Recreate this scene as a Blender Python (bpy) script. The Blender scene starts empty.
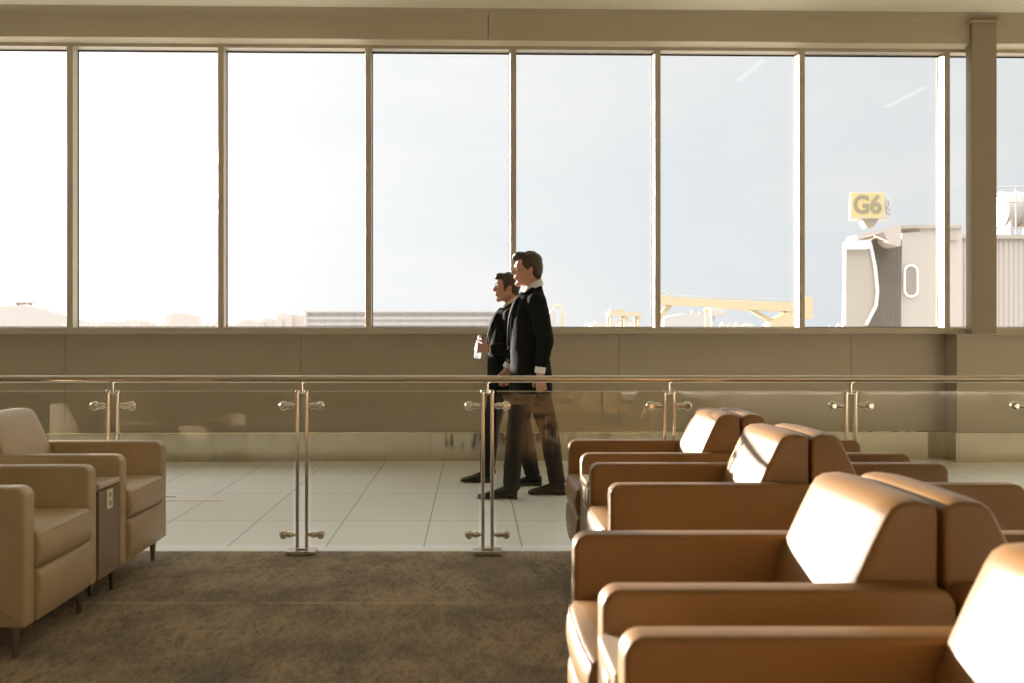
import bpy, bmesh, math, random
from mathutils import Vector, Matrix, noise
random.seed(7)
PI = math.pi
C = bpy.context.scene.collection
SC = bpy.context.scene

# ------------------------------------------------------------------ materials
def new_mat(name):
    m = bpy.data.materials.new(name); m.use_nodes = True
    nt = m.node_tree; nt.nodes.clear()
    out = nt.nodes.new('ShaderNodeOutputMaterial')
    return m, nt, out

def pbr(name, col, rough=0.5, metal=0.0, spec=0.5, bump=None, var=None, coat=0.0, sheen=0.0, aniso=0.0):
    """bump = (scale, strength, detail); var = (scale, amount): gentle colour variation"""
    m, nt, out = new_mat(name)
    b = nt.nodes.new('ShaderNodeBsdfPrincipled')
    b.inputs['Base Color'].default_value = (*col, 1)
    b.inputs['Roughness'].default_value = rough
    b.inputs['Metallic'].default_value = metal
    b.inputs['Specular IOR Level'].default_value = spec
    b.inputs['Coat Weight'].default_value = coat
    b.inputs['Sheen Weight'].default_value = sheen
    nt.links.new(b.outputs[0], out.inputs[0])
    tc = nt.nodes.new('ShaderNodeTexCoord')
    if var:
        n = nt.nodes.new('ShaderNodeTexNoise'); n.inputs['Scale'].default_value = var[0]; n.inputs['Detail'].default_value = 6
        nt.links.new(tc.outputs['Object'], n.inputs['Vector'])
        r = nt.nodes.new('ShaderNodeValToRGB')
        r.color_ramp.elements[0].position = .3; r.color_ramp.elements[1].position = .7
        r.color_ramp.elements[0].color = (*[c * (1 - var[1]) for c in col], 1)
        r.color_ramp.elements[1].color = (*[min(1, c * (1 + var[1])) for c in col], 1)
        nt.links.new(n.outputs['Fac'], r.inputs[0]); nt.links.new(r.outputs[0], b.inputs['Base Color'])
    if bump:
        n = nt.nodes.new('ShaderNodeTexNoise'); n.inputs['Scale'].default_value = bump[0]
        n.inputs['Detail'].default_value = bump[2] if len(bump) > 2 else 3
        nt.links.new(tc.outputs['Object'], n.inputs['Vector'])
        bp = nt.nodes.new('ShaderNodeBump'); bp.inputs['Strength'].default_value = bump[1]; bp.inputs['Distance'].default_value = .01
        nt.links.new(n.outputs['Fac'], bp.inputs['Height']); nt.links.new(bp.outputs[0], b.inputs['Normal'])
    return m

def thin_glass(name, tint=(1, 1, 1), ior=1.5, gain=1.0):
    """a clear pane: what is not mirrored at its surface passes straight through"""
    m, nt, out = new_mat(name)
    t = nt.nodes.new('ShaderNodeBsdfTransparent'); t.inputs[0].default_value = (*tint, 1)
    g = nt.nodes.new('ShaderNodeBsdfGlossy'); g.inputs['Roughness'].default_value = 0.0
    f = nt.nodes.new('ShaderNodeFresnel'); f.inputs['IOR'].default_value = ior
    k = nt.nodes.new('ShaderNodeMath'); k.operation = 'MULTIPLY'; k.inputs[1].default_value = gain; k.use_clamp = True
    mx = nt.nodes.new('ShaderNodeMixShader')
    nt.links.new(f.outputs[0], k.inputs[0]); nt.links.new(k.outputs[0], mx.inputs[0])
    nt.links.new(t.outputs[0], mx.inputs[1]); nt.links.new(g.outputs[0], mx.inputs[2])
    nt.links.new(mx.outputs[0], out.inputs[0])
    return m

def emit(name, col, s):
    m, nt, out = new_mat(name)
    e = nt.nodes.new('ShaderNodeEmission'); e.inputs[0].default_value = (*col, 1); e.inputs[1].default_value = s
    nt.links.new(e.outputs[0], out.inputs[0]); return m

def carpet_mat():
    m, nt, out = new_mat('carpet_brown')
    L = nt.links.new
    b = nt.nodes.new('ShaderNodeBsdfPrincipled'); b.inputs['Roughness'].default_value = .95
    b.inputs['Specular IOR Level'].default_value = .15; b.inputs['Sheen Weight'].default_value = .15
    tc = nt.nodes.new('ShaderNodeTexCoord')
    def noisy(scale, detail, loc_rot, stretch):
        mp = nt.nodes.new('ShaderNodeMapping'); mp.inputs['Rotation'].default_value = (0, 0, loc_rot)
        mp.vector_type = 'TEXTURE'; mp.inputs['Scale'].default_value = tuple(1 / q for q in stretch)
        L(tc.outputs['Object'], mp.inputs[0])
        n = nt.nodes.new('ShaderNodeTexNoise'); n.inputs['Scale'].default_value = scale; n.inputs['Detail'].default_value = detail
        n.inputs['Roughness'].default_value = .65
        L(mp.outputs[0], n.inputs['Vector']); return n
    def ramp(src, *stops):
        r = nt.nodes.new('ShaderNodeValToRGB'); e = r.color_ramp.elements
        while len(e) < len(stops): e.new(.5)
        for q, (p_, c_) in zip(e, stops): q.position = p_; q.color = (*c_, 1) if len(c_) == 3 else c_
        L(src, r.inputs[0]); return r.outputs[0]
    def mix(fac, a, bb, kind='MIX'):
        mx = nt.nodes.new('ShaderNodeMix'); mx.data_type = 'RGBA'; mx.blend_type = kind
        for v_, k_ in ((fac, 0), (a, 6), (bb, 7)):
            if isinstance(v_, float): mx.inputs[k_].default_value = v_
            elif isinstance(v_, tuple): mx.inputs[k_].default_value = (*v_, 1)
            else: L(v_, mx.inputs[k_])
        return mx.outputs[2]
    blot = noisy(4.5, 6, .1, (1, .5, 1))
    col = ramp(blot.outputs['Fac'], (.36, (.195, .165, .135)), (.64, (.305, .245, .175)))
    weave = noisy(75, 3, 0, (1, .22, 1))
    col = mix(.75, col, ramp(weave.outputs['Fac'], (.36, (.34, .34, .34)), (.66, (.72, .72, .72))), 'OVERLAY')
    patch = ramp(noisy(2.3, 3, 1.1, (1, 1, 1)).outputs['Fac'], (.40, (0, 0, 0)), (.60, (1, 1, 1)))
    for rot, sc in ((1.38, 4.2), (1.74, 3.6), (1.16, 3.9), (2.0, 4.6), (.06, 4.0)):
        st = noisy(sc, 1.5, rot, (.5, 5.0, 1))
        ln = ramp(st.outputs['Fac'], (.455, (0, 0, 0)), (.50, (.85, .85, .85)), (.545, (0, 0, 0)))
        ln = mix(1.0, ln, patch, 'MULTIPLY')
        col = mix(ln, col, (.47, .37, .25))
    # worn light seam between two carpet widths
    sp = nt.nodes.new('ShaderNodeSeparateXYZ'); L(tc.outputs['Object'], sp.inputs[0])
    d1 = nt.nodes.new('ShaderNodeMath'); d1.operation = 'SUBTRACT'; L(sp.outputs[1], d1.inputs[0]); d1.inputs[1].default_value = 4.555
    d2 = nt.nodes.new('ShaderNodeMath'); d2.operation = 'COMPARE'; L(d1.outputs[0], d2.inputs[0]); d2.inputs[1].default_value = 0; d2.inputs[2].default_value = .011
    wear = ramp(noisy(1.6, 2, 0, (1, .01, 1)).outputs['Fac'], (.40, (0, 0, 0)), (.55, (.8, .8, .8)))
    col = mix(mix(1.0, d2.outputs[0], wear, 'MULTIPLY'), col, (.62, .47, .28))
    L(col, b.inputs['Base Color'])
    fine = noisy(160, 4, 0, (1, 1, 1))
    bp = nt.nodes.new('ShaderNodeBump'); bp.inputs['Strength'].default_value = .6; bp.inputs['Distance'].default_value = .01
    L(fine.outputs['Fac'], bp.inputs['Height']); L(bp.outputs[0], b.inputs['Normal'])
    L(b.outputs[0], out.inputs[0]); return m

def tile_mat():
    m, nt, out = new_mat('floor_tile')
    L = nt.links.new
    b = nt.nodes.new('ShaderNodeBsdfPrincipled'); b.inputs['Roughness'].default_value = .33
    tc = nt.nodes.new('ShaderNodeTexCoord')
    mp = nt.nodes.new('ShaderNodeMapping'); mp.inputs['Location'].default_value = (-.285 + .571 * 40, -6.62 + 1.142 * 20, 0)
    L(tc.outputs['Object'], mp.inputs[0])
    br = nt.nodes.new('ShaderNodeTexBrick'); br.offset = 0; br.squash = 1
    br.inputs['Color1'].default_value = (.78, .80, .79, 1); br.inputs['Color2'].default_value = (.81, .83, .82, 1)
    br.inputs['Mortar'].default_value = (.17, .155, .13, 1); br.inputs['Scale'].default_value = 1
    br.inputs['Mortar Size'].default_value = .0032; br.inputs['Brick Width'].default_value = .571; br.inputs['Row Height'].default_value = 1.142
    br.inputs['Mortar Smooth'].default_value = .2
    L(mp.outputs[0], br.inputs['Vector'])
    n = nt.nodes.new('ShaderNodeTexNoise'); n.inputs['Scale'].default_value = 3; n.inputs['Detail'].default_value = 6
    L(tc.outputs['Object'], n.inputs['Vector'])
    mx = nt.nodes.new('ShaderNodeMix'); mx.data_type = 'RGBA'; mx.blend_type = 'OVERLAY'; mx.inputs[0].default_value = .18
    L(br.outputs['Color'], mx.inputs[6]); L(n.outputs['Color'], mx.inputs[7])
    hs = nt.nodes.new('ShaderNodeHueSaturation'); hs.inputs['Saturation'].default_value = .8
    L(mx.outputs[2], hs.inputs['Color']); L(hs.outputs[0], b.inputs['Base Color'])
    bp = nt.nodes.new('ShaderNodeBump'); bp.invert = True; bp.inputs['Strength'].default_value = .3; bp.inputs['Distance'].default_value = .003
    L(br.outputs['Fac'], bp.inputs['Height']); L(bp.outputs[0], b.inputs['Normal'])
    L(b.outputs[0], out.inputs[0]); return m

def steel_wavy():
    m = pbr('brushed_steel_kickplate', (.55, .49, .375), .12, 1.0)
    nt = m.node_tree; L = nt.links.new
    b = [n for n in nt.nodes if n.type == 'BSDF_PRINCIPLED'][0]
    tc = [n for n in nt.nodes if n.type == 'TEX_COORD'][0]
    mp = nt.nodes.new('ShaderNodeMapping'); mp.inputs['Scale'].default_value = (2.6, 1, .3); L(tc.outputs['Object'], mp.inputs[0])
    n = nt.nodes.new('ShaderNodeTexNoise'); n.inputs['Scale'].default_value = 1.6; n.inputs['Detail'].default_value = 1.5; L(mp.outputs[0], n.inputs['Vector'])
    bp = nt.nodes.new('ShaderNodeBump'); bp.inputs['Strength'].default_value = .5; bp.inputs['Distance'].default_value = .09
    L(n.outputs['Fac'], bp.inputs['Height']); L(bp.outputs[0], b.inputs['Normal'])
    return m

def clear_plastic():
    m = thin_glass('clear_bottle', (.93, .95, .97), 1.5, 2.0); nt = m.node_tree
    mx = [n for n in nt.nodes if n.type == 'MIX_SHADER'][0]; out = [n for n in nt.nodes if n.type == 'OUTPUT_MATERIAL'][0]
    t = nt.nodes.new('ShaderNodeBsdfTranslucent'); t.inputs[0].default_value = (.82, .86, .92, 1)
    d = nt.nodes.new('ShaderNodeBsdfDiffuse'); d.inputs[0].default_value = (.80, .84, .90, 1)
    a = nt.nodes.new('ShaderNodeMixShader'); a.inputs[0].default_value = .5; nt.links.new(t.outputs[0], a.inputs[1]); nt.links.new(d.outputs[0], a.inputs[2])
    b = nt.nodes.new('ShaderNodeMixShader'); b.inputs[0].default_value = .45; nt.links.new(mx.outputs[0], b.inputs[1]); nt.links.new(a.outputs[0], b.inputs[2])
    nt.links.new(b.outputs[0], out.inputs[0]); return m

M = dict(
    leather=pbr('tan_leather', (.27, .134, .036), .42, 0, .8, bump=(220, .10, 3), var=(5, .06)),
    leather_glare=pbr('glare_paled_leather', (.48, .365, .24), .40, 0, .5, bump=(220, .10, 3), var=(5, .05)),  # same leather, paled to stand for window glare on the left chairs
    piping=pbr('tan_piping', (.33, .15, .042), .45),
    piping_glare=pbr('glare_paled_piping', (.46, .35, .23), .45),  # matching piping with the glare mixed into its colour
    leg=pbr('dark_nickel_leg', (.30, .26, .22), .32, .85),
    laminate=pbr('taupe_wood_laminate', (.26, .19, .125), .45, 0, .4, var=(9, .14)),
    console_top=pbr('pale_laminate_top', (.62, .52, .42), .3),
    plastic_white=pbr('ivory_plastic', (.80, .74, .62), .4),
    plastic_dark=pbr('dark_plastic', (.05, .045, .04), .5),
    steel=pbr('polished_steel', (.78, .74, .66), .13, 1.0),
    rail=pbr('bronze_steel_rail', (.70, .62, .52), .22, 1.0),
    steel_b=pbr('brushed_steel_base', (.62, .58, .50), .28, 1.0),
    kick=steel_wavy(),
    panel=pbr('tan_wall_panel', (.38, .318, .222), .22, 0, .5, var=(.8, .04)),
    frame=pbr('champagne_aluminium', (.46, .395, .29), .38, .15),
    ledge=pbr('bounce_lit_ledge', (.84, .76, .60), .5),  # bounced light under the fascia put in as a paler colour
    column=pbr('bronze_column_paint', (.30, .245, .165), .45),
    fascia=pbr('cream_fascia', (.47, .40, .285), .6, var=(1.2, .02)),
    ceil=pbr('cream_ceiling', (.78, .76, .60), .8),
    white_trim=pbr('pale_floor_strip', (.82, .80, .74), .35),
    wall=pbr('warm_wall', (.76, .70, .60), .8),
    gasket=pbr('black_gasket', (.03, .03, .03), .6),
    pane=thin_glass('window_glass', (1, 1, 1), 1.45),
    rail_glass=thin_glass('railing_glass', (.93, .935, .88), 1.52, 1.75),
    glass_edge=pbr('glass_edge', (.60, .62, .45), .2),
    bounce_floor=pbr('unseen_bounce_floor', (.42, .39, .34), .35, var=(2, .08)),
    carpet=carpet_mat(), tile=tile_mat(),
    lamp=emit('lamp_diffuser', (1, .95, .86), 3.4),
    lamp_trim=pbr('lamp_trim', (.8, .78, .72), .5),
    suit=pbr('charcoal_wool', (.012, .013, .012), .85, 0, .07, bump=(260, .25, 2)),
    suit_b=pbr('black_wool', (.010, .011, .011), .85, 0, .07, bump=(260, .25, 2)),
    trouser=pbr('black_trouser_wool', (.0085, .008, .0075), .7, 0, .3),
    shoe=pbr('black_shoe_leather', (.010, .009, .008), .22),
    sole=pbr('shoe_sole', (.02, .016, .012), .6),
    shirt=pbr('white_shirt', (.70, .69, .67), .7),
    shirt_cream=pbr('cream_shirt', (.72, .60, .38), .7),
    skin=pbr('skin', (.52, .27, .18), .48, 0, .4, var=(30, .05)),
    skin_b=pbr('skin_ruddy', (.50, .25, .165), .48, 0, .4, var=(30, .05)),
    hair=pbr('brown_hair', (.055, .032, .018), .5, bump=(90, .8, 4)),
    hair_b=pbr('dark_brown_hair', (.045, .024, .013), .5, bump=(90, .8, 4)),
    eye=pbr('eye_white', (.75, .72, .68), .2), iris=pbr('iris', (.05, .03, .02), .2),
    bottle=clear_plastic(),
    water=pbr('bottle_label', (.72, .78, .84), .3), cap=pbr('white_cap', (.8, .84, .88), .35),
    tape_red=pbr('red_floor_tape', (.62, .30, .20), .5), tape_blue=pbr('blue_floor_tape', (.10, .12, .18), .5),
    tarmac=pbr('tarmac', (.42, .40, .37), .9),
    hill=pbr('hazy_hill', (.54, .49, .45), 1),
    b_pale=pbr('pale_building', (.50, .465, .44), .9),  # far building and tree tones paled, distance haze mixed in
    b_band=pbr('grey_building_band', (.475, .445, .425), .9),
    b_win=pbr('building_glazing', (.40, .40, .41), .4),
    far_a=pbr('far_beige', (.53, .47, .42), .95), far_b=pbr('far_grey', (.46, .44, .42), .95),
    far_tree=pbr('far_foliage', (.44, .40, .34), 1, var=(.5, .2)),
    yellow=pbr('crane_yellow', (.52, .43, .27), .6), yellow_d=pbr('machine_ochre', (.50, .43, .31), .7),  # machine yellows paled to carry the haze outside
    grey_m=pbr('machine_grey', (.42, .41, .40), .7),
    bridge=pbr('bridge_white_paint', (.47, .42, .37), .7), bridge_d=pbr('bridge_bellows_grey', (.40, .355, .30), .8),
    bridge_w=pbr('bridge_pale_trim', (.92, .91, .88), .5), bridge_win=pbr('bridge_dark_window', (.30, .26, .22), .3),
    tank=pbr('tank_white', (.42, .385, .35), .5), steel_far=pbr('galvanised_rail', (.42, .40, .37), .6),
    sign_y=pbr('sign_yellow', (.55, .45, .22), .5), sign_g=pbr('sign_grey', (.46, .47, .46), .6), sign_t=pbr('sign_lettering', (.27, .23, .16), .6),  # sign and lettering tones also paled with mixed-in haze
)

# ------------------------------------------------------------------ mesh helpers
def box(bm, x0, x1, y0, y1, z0, z1, bev=0, seg=3):
    vs = [bm.verts.new((x, y, z)) for x in (x0, x1) for y in (y0, y1) for z in (z0, z1)]
    f = [(0, 1, 3, 2), (4, 6, 7, 5), (0, 4, 5, 1), (2, 3, 7, 6), (0, 2, 6, 4), (1, 5, 7, 3)]
    fs = [bm.faces.new([vs[i] for i in q]) for q in f]
    if bev:
        es = list({e for q in fs for e in q.edges})
        bmesh.ops.bevel(bm, geom=es, offset=bev, segments=seg, profile=.5, affect='EDGES')
    return vs

def frame_of(d):
    d = Vector(d).normalized()
    a = Vector((0, 0, 1)) if abs(d.z) < .95 else Vector((1, 0, 0))
    u = d.cross(a).normalized(); v = d.cross(u).normalized()
    return u, v

def tube(bm, pts, r, n=12, cap=True):
    """tube through pts; r is a number or one radius per point"""
    pts = [Vector(p) for p in pts]
    rs = r if isinstance(r, (list, tuple)) else [r] * len(pts)
    rings = []
    for i, p in enumerate(pts):
        a = pts[max(0, i - 1)]; b = pts[min(len(pts) - 1, i + 1)]
        u, v = frame_of(b - a)
        if rings:  # keep the frame from twisting
            u = (pu - (b - a).normalized() * pu.dot((b - a).normalized())).normalized(); v = (b - a).normalized().cross(u)
        pu = u
        rings.append([bm.verts.new(p + (u * math.cos(t) + v * math.sin(t)) * rs[i]) for t in [2 * PI * k / n for k in range(n)]])
    for a, b in zip(rings, rings[1:]):
        for k in range(n): bm.faces.new((a[k], a[(k + 1) % n], b[(k + 1) % n], b[k]))
    if cap:
        bm.faces.new(rings[0][::-1]); bm.faces.new(rings[-1])

def lathe(bm, prof, origin, axis=(0, 0, 1), n=20):
    """prof = [(radius, distance along the axis)]"""
    o = Vector(origin); d = Vector(axis).normalized(); u, v = frame_of(d)
    rings = []
    for r, h in prof:
        if r < 1e-6: rings.append([bm.verts.new(o + d * h)])
        else: rings.append([bm.verts.new(o + d * h + (u * math.cos(t) + v * math.sin(t)) * r) for t in [2 * PI * k / n for k in range(n)]])
    for a, b in zip(rings, rings[1:]):
        for k in range(n):
            q = [a[k % len(a)], a[(k + 1) % len(a)], b[(k + 1) % len(b)], b[k % len(b)]]
            q = list(dict.fromkeys(q))
            if len(q) > 2: bm.faces.new(q)
    if len(rings[0]) > 1: bm.faces.new(rings[0][::-1])
    if len(rings[-1]) > 1: bm.faces.new(rings[-1])

def prism(bm, prof, y0, y1, bev=0, seg=3, plane='xz'):
    """closed outline in xz (or xy / yz) swept along the third axis"""
    def P3(a, b, c):
        return {'xz': (a, c, b), 'xy': (a, b, c), 'yz': (c, a, b)}[plane]
    A = [bm.verts.new(P3(a, b, y0)) for a, b in prof]; B = [bm.verts.new(P3(a, b, y1)) for a, b in prof]
    fa = bm.faces.new(A); fb = bm.faces.new(B[::-1]); n = len(prof)
    for i in range(n): bm.faces.new((A[i], B[i], B[(i + 1) % n], A[(i + 1) % n]))
    bmesh.ops.recalc_face_normals(bm, faces=bm.faces[:])
    if bev:
        bmesh.ops.bevel(bm, geom=list(fa.edges) + list(fb.edges), offset=bev, segments=seg, profile=.5, affect='EDGES')

def rrect(x0, x1, z0, z1, r, n=6):
    """rounded outline; r = radii at (x0,z0) (x1,z0) (x1,z1) (x0,z1)"""
    out = []
    for (cx, cz, a0, rr) in ((x0 + r[0], z0 + r[0], PI, r[0]), (x1 - r[1], z0 + r[1], 1.5 * PI, r[1]),
                             (x1 - r[2], z1 - r[2], 0, r[2]), (x0 + r[3], z1 - r[3], .5 * PI, r[3])):
        for k in range(n + 1):
            a = a0 + .5 * PI * k / n
            out.append((cx + rr * math.cos(a), cz + rr * math.sin(a)))
    return out

def obj(name, bm, mat, parent=None, smooth=True, ang=38, wn=False, loc=None, rz=None):
    bmesh.ops.recalc_face_normals(bm, faces=bm.faces[:])
    me = bpy.data.meshes.new(name); bm.to_mesh(me); bm.free()
    if mat: me.materials.append(mat)
    if smooth:
        for p in me.polygons: p.use_smooth = True
        me.set_sharp_from_angle(angle=math.radians(ang))
    o = bpy.data.objects.new(name, me); C.objects.link(o)
    if parent: o.parent = parent
    if wn:
        w = o.modifiers.new('weighted', 'WEIGHTED_NORMAL'); w.keep_sharp = True
    if loc: o.location = loc
    if rz is not None: o.rotation_euler = (0, 0, rz)
    return o

def tag(o, label=None, cat=None, group=None, kind=None):
    if label: o['label'] = label
    if cat: o['category'] = cat
    if group: o['group'] = group
    if kind: o['kind'] = kind
    return o

def empty(name, loc=(0, 0, 0), rz=0):
    o = bpy.data.objects.new(name, None); C.objects.link(o); o.location = loc; o.rotation_euler = (0, 0, rz)
    o.empty_display_size = .1
    return o

def copy_tree(o, parent=None, swap=None):
    c = o.copy(); C.objects.link(c)
    if parent: c.parent = parent
    if swap and c.type == 'MESH':
        c.data = swap(c.data)
    for ch in list(o.children): copy_tree(ch, c, swap)
    return c

BM = bmesh.new

# ------------------------------------------------------------------ camera
CAMH = 1.22; F = 996.0
cam = bpy.data.cameras.new('camera'); co = bpy.data.objects.new('camera', cam); C.objects.link(co)
co.location = (0, 0, CAMH); co.rotation_euler = (PI / 2, 0, 0)
cam.sensor_width = 36; cam.lens = F / 1024 * 36
cam.shift_x = 39 / 1024; cam.shift_y = -4.5 / 1024
cam.clip_start = .05; cam.clip_end = 5000
cam.dof.use_dof = True; cam.dof.focus_distance = 7.7; cam.dof.aperture_fstop = 3.6
SC.camera = co

def P(u, v, Y):
    """the point at depth Y in the direction that the photograph shows at u, v"""
    return Vector(((u - 473) / F * Y, Y, CAMH + (337 - v) / F * Y))

# ------------------------------------------------------------------ room shell
CEIL = 4.368
def struct(name, bm, m, **k):
    return tag(obj(name, bm, m, **k), kind='structure')

XL, XR, YB = -15.0, 19.0, -10.0
bm = BM(); box(bm, XL, XR, 5.65, 10.5, -.2, 0); struct('floor', bm, M['tile'])
bm = BM(); box(bm, XL, XR, -1.5, 5.65, -.2, .004); struct('floor_carpet', bm, M['carpet'])
bm = BM(); box(bm, XL, XR, YB, -1.5, -.2, .0); struct('floor_back_unseen', bm, M['bounce_floor'])  # unseen floor, set paler than the carpet to bounce sunlight forward
bm = BM(); box(bm, XL, XR, 5.66, 5.76, -.02, .006, .002, 1); struct('trim_1', bm, M['white_trim'])
bm = BM(); box(bm, XL, XR, YB, 10.4, CEIL, CEIL + .15); struct('ceiling', bm, M['ceil'])
bm = BM(); box(bm, XL, XR, YB - .15, YB, -.2, CEIL); struct('wall_back', bm, M['wall'])
bm = BM(); box(bm, XL - .15, XL, YB, 10.4, -.2, CEIL); struct('wall_left', bm, M['wall'])
bm = BM(); box(bm, XR, XR + .15, YB, 10.4, -.2, CEIL); struct('wall_right', bm, M['wall'])

# window wall: built about a pivot at (0, 9.88) and turned a little, its right end stands farther away
TH = math.radians(1.4); PIV = (0, 9.88, 0)
def wobj(name, bm, m, parent=None, **k):
    if parent: return obj(name, bm, m, parent, **k)
    return obj(name, bm, m, loc=PIV, rz=TH, **k)
mull = [-3.911 - 1.434 * k for k in range(8, 0, -1)] + [-3.911, -2.457, -1.026, .392, 1.813, 3.243, 4.692]
mull += [4.692 + 1.434 * k for k in range(1, 8)]
WX0, WX1 = mull[0], mull[-1]
ZG0, ZG1 = 1.319, 4.037
# wainscot, in panels with fine seams
bm = BM()
seam = [WX0 - .5] + [-10.9, -8.6, -6.3, -4.0, -1.70, .62, 1.45, 3.78, 4.73]
for a, b in zip(seam, seam[1:]): box(bm, a + .0015, b - .0015, -.02, .10, .26, 1.25, .0015, 1)
tag(wobj('wall_front', bm, M['panel']), kind='structure')
bm = BM()
seam2 = [4.73, 7.0, WX1 + .5]
for a, b in zip(seam2, seam2[1:]): box(bm, a + .0015, b - .0015, -.25, .10, .27, 1.25, .002, 1)
tag(wobj('wall_front', bm, M['panel']), kind='structure')
bm = BM(); box(bm, WX0 - .5, WX1 + .5, .02, .10, 0, 1.25); box(bm, 4.75, WX1 + .5, -.23, .05, 0, 1.24)
tag(wobj('wall_front_core', bm, M['gasket']), kind='structure')
# steel kick plate with a lit top ledge
def kick(x0, x1, yf):
    bm = BM()
    prism(bm, [(yf, 0), (yf, .272), (yf + .012, .285), (yf + .09, .285), (yf + .09, 0)], x0, x1, plane='yz')
    return tag(wobj('baseboard_front', bm, M['kick'], ang=20), kind='structure')
kick(WX0 - .5, 4.70, -.075)
bm = BM(); box(bm, 4.70, 4.728, -.29, .0, 0, .285, .003, 1); box(bm, 4.728, WX1 + .5, -.29, -.2, 0, .285, .003, 1)
tag(wobj('baseboard_front', bm, M['kick']), kind='structure')
# sill band and the ledge over it
bm = BM(); box(bm, WX0 - .5, WX1 + .5, -.14, .10, 1.25, 1.312, .006, 2); tag(wobj('trim_2', bm, M['frame']), kind='structure')
bm = BM(); box(bm, 4.70, WX1 + .5, -.29, -.14, 1.235, 1.252, .004, 2); tag(wobj('trim_3', bm, M['frame']), kind='structure')
# fascia over the glazing
bm = BM()
for a, b in ((WX0 - .5, -4.85), (-4.85, .144), (.144, WX1 + .5)):
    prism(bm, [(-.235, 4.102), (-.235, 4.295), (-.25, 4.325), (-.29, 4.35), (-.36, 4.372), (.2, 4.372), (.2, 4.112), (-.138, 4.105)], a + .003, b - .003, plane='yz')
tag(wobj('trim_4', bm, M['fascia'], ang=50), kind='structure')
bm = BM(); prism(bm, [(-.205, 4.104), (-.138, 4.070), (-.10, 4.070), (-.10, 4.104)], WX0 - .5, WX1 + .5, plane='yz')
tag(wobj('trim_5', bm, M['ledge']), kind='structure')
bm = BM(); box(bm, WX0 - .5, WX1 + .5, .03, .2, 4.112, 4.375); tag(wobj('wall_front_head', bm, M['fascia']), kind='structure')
# each window: pane, its mullion on the right and its lengths of head and sill
for i, (a, b) in enumerate(zip(mull, mull[1:])):
    w = empty('window_%d' % (i + 1), PIV, TH); w['kind'] = 'structure'
    bm = BM()
    box(bm, b - .029, b + .029, -.135, .03, 1.305, 4.09, .003, 2)                  # mullion
    box(bm, a + .029, b - .029, -.132, .03, ZG1, 4.09, .003, 2)                    # head
    box(bm, a + .029, b - .029, -.06, .03, 1.305, ZG0 - .004, .003, 2)             # sill bead
    obj('window_frame', bm, M['frame'], w, wn=True)
    bm = BM()
    for q in ((a + .029, a + .036, ZG0, ZG1), (b - .036, b - .029, ZG0, ZG1), (a + .029, b - .029, ZG1 - .012, ZG1), (a + .029, b - .029, ZG0 - .004, ZG0 + .004)):
        box(bm, q[0], q[1], .0, .012, q[2], q[3])
    obj('gasket', bm, M['gasket'], w)
    bm = BM(); v = [bm.verts.new(p) for p in ((a + .03, .006, ZG0 - .005), (b - .03, .006, ZG0 - .005), (b - .03, .006, ZG1 - .002), (a + .03, .006, ZG1 - .002))]
    bm.faces.new(v); obj('pane', bm, M['pane'], w)
# square column standing on the ledge
col = empty('column', PIV, TH); col['kind'] = 'structure'
bm = BM(); box(bm, 4.867, 5.113, -.275, -.15, 1.25, CEIL, .006, 2); obj('shaft', bm, M['column'], col, wn=True)
bm = BM(); prism(bm, [(4.79, -.16), (4.83, -.31), (5.15, -.31), (5.19, -.16)], 4.29, 4.305, plane='xy'); obj('collar', bm, M['fascia'], col)
bm = BM(); lathe(bm, [(.0, 0), (.012, 0), (.012, .012), (.0, .014)], (4.975, -.275, 2.64), (0, -1, 0), 10); obj('bolt', bm, M['frame'], col)

# ceiling lights: their streaks mirror in the panes
def ceiling_light(x, y, ln=1.1, rx=0):
    t = empty('ceiling_light', (x, y, CEIL))
    tag(t, 'recessed linear ceiling light showing as a faint streak in the window glass', 'ceiling light', 'linear ceiling lights')
    bm = BM(); box(bm, -.05, .05, -ln / 2, ln / 2, -.012, -.006); obj('diffuser', bm, M['lamp'], t)
    bm = BM()
    for q in ((-.065, -.05, -ln / 2 - .015, ln / 2 + .015), (.05, .065, -ln / 2 - .015, ln / 2 + .015), (-.05, .05, -ln / 2 - .015, -ln / 2), (-.05, .05, ln / 2, ln / 2 + .015)):
        box(bm, q[0], q[1], q[2], q[3], -.016, 0)
    box(bm, -.05, .05, -ln / 2, ln / 2, -.006, 0)
    obj('trim_frame', bm, M['lamp_trim'], t)
for x, y in ((-1.85, 8.1), (3.35, 8.25), (5.8, 7.0)):
    ceiling_light(x, y)

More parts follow.
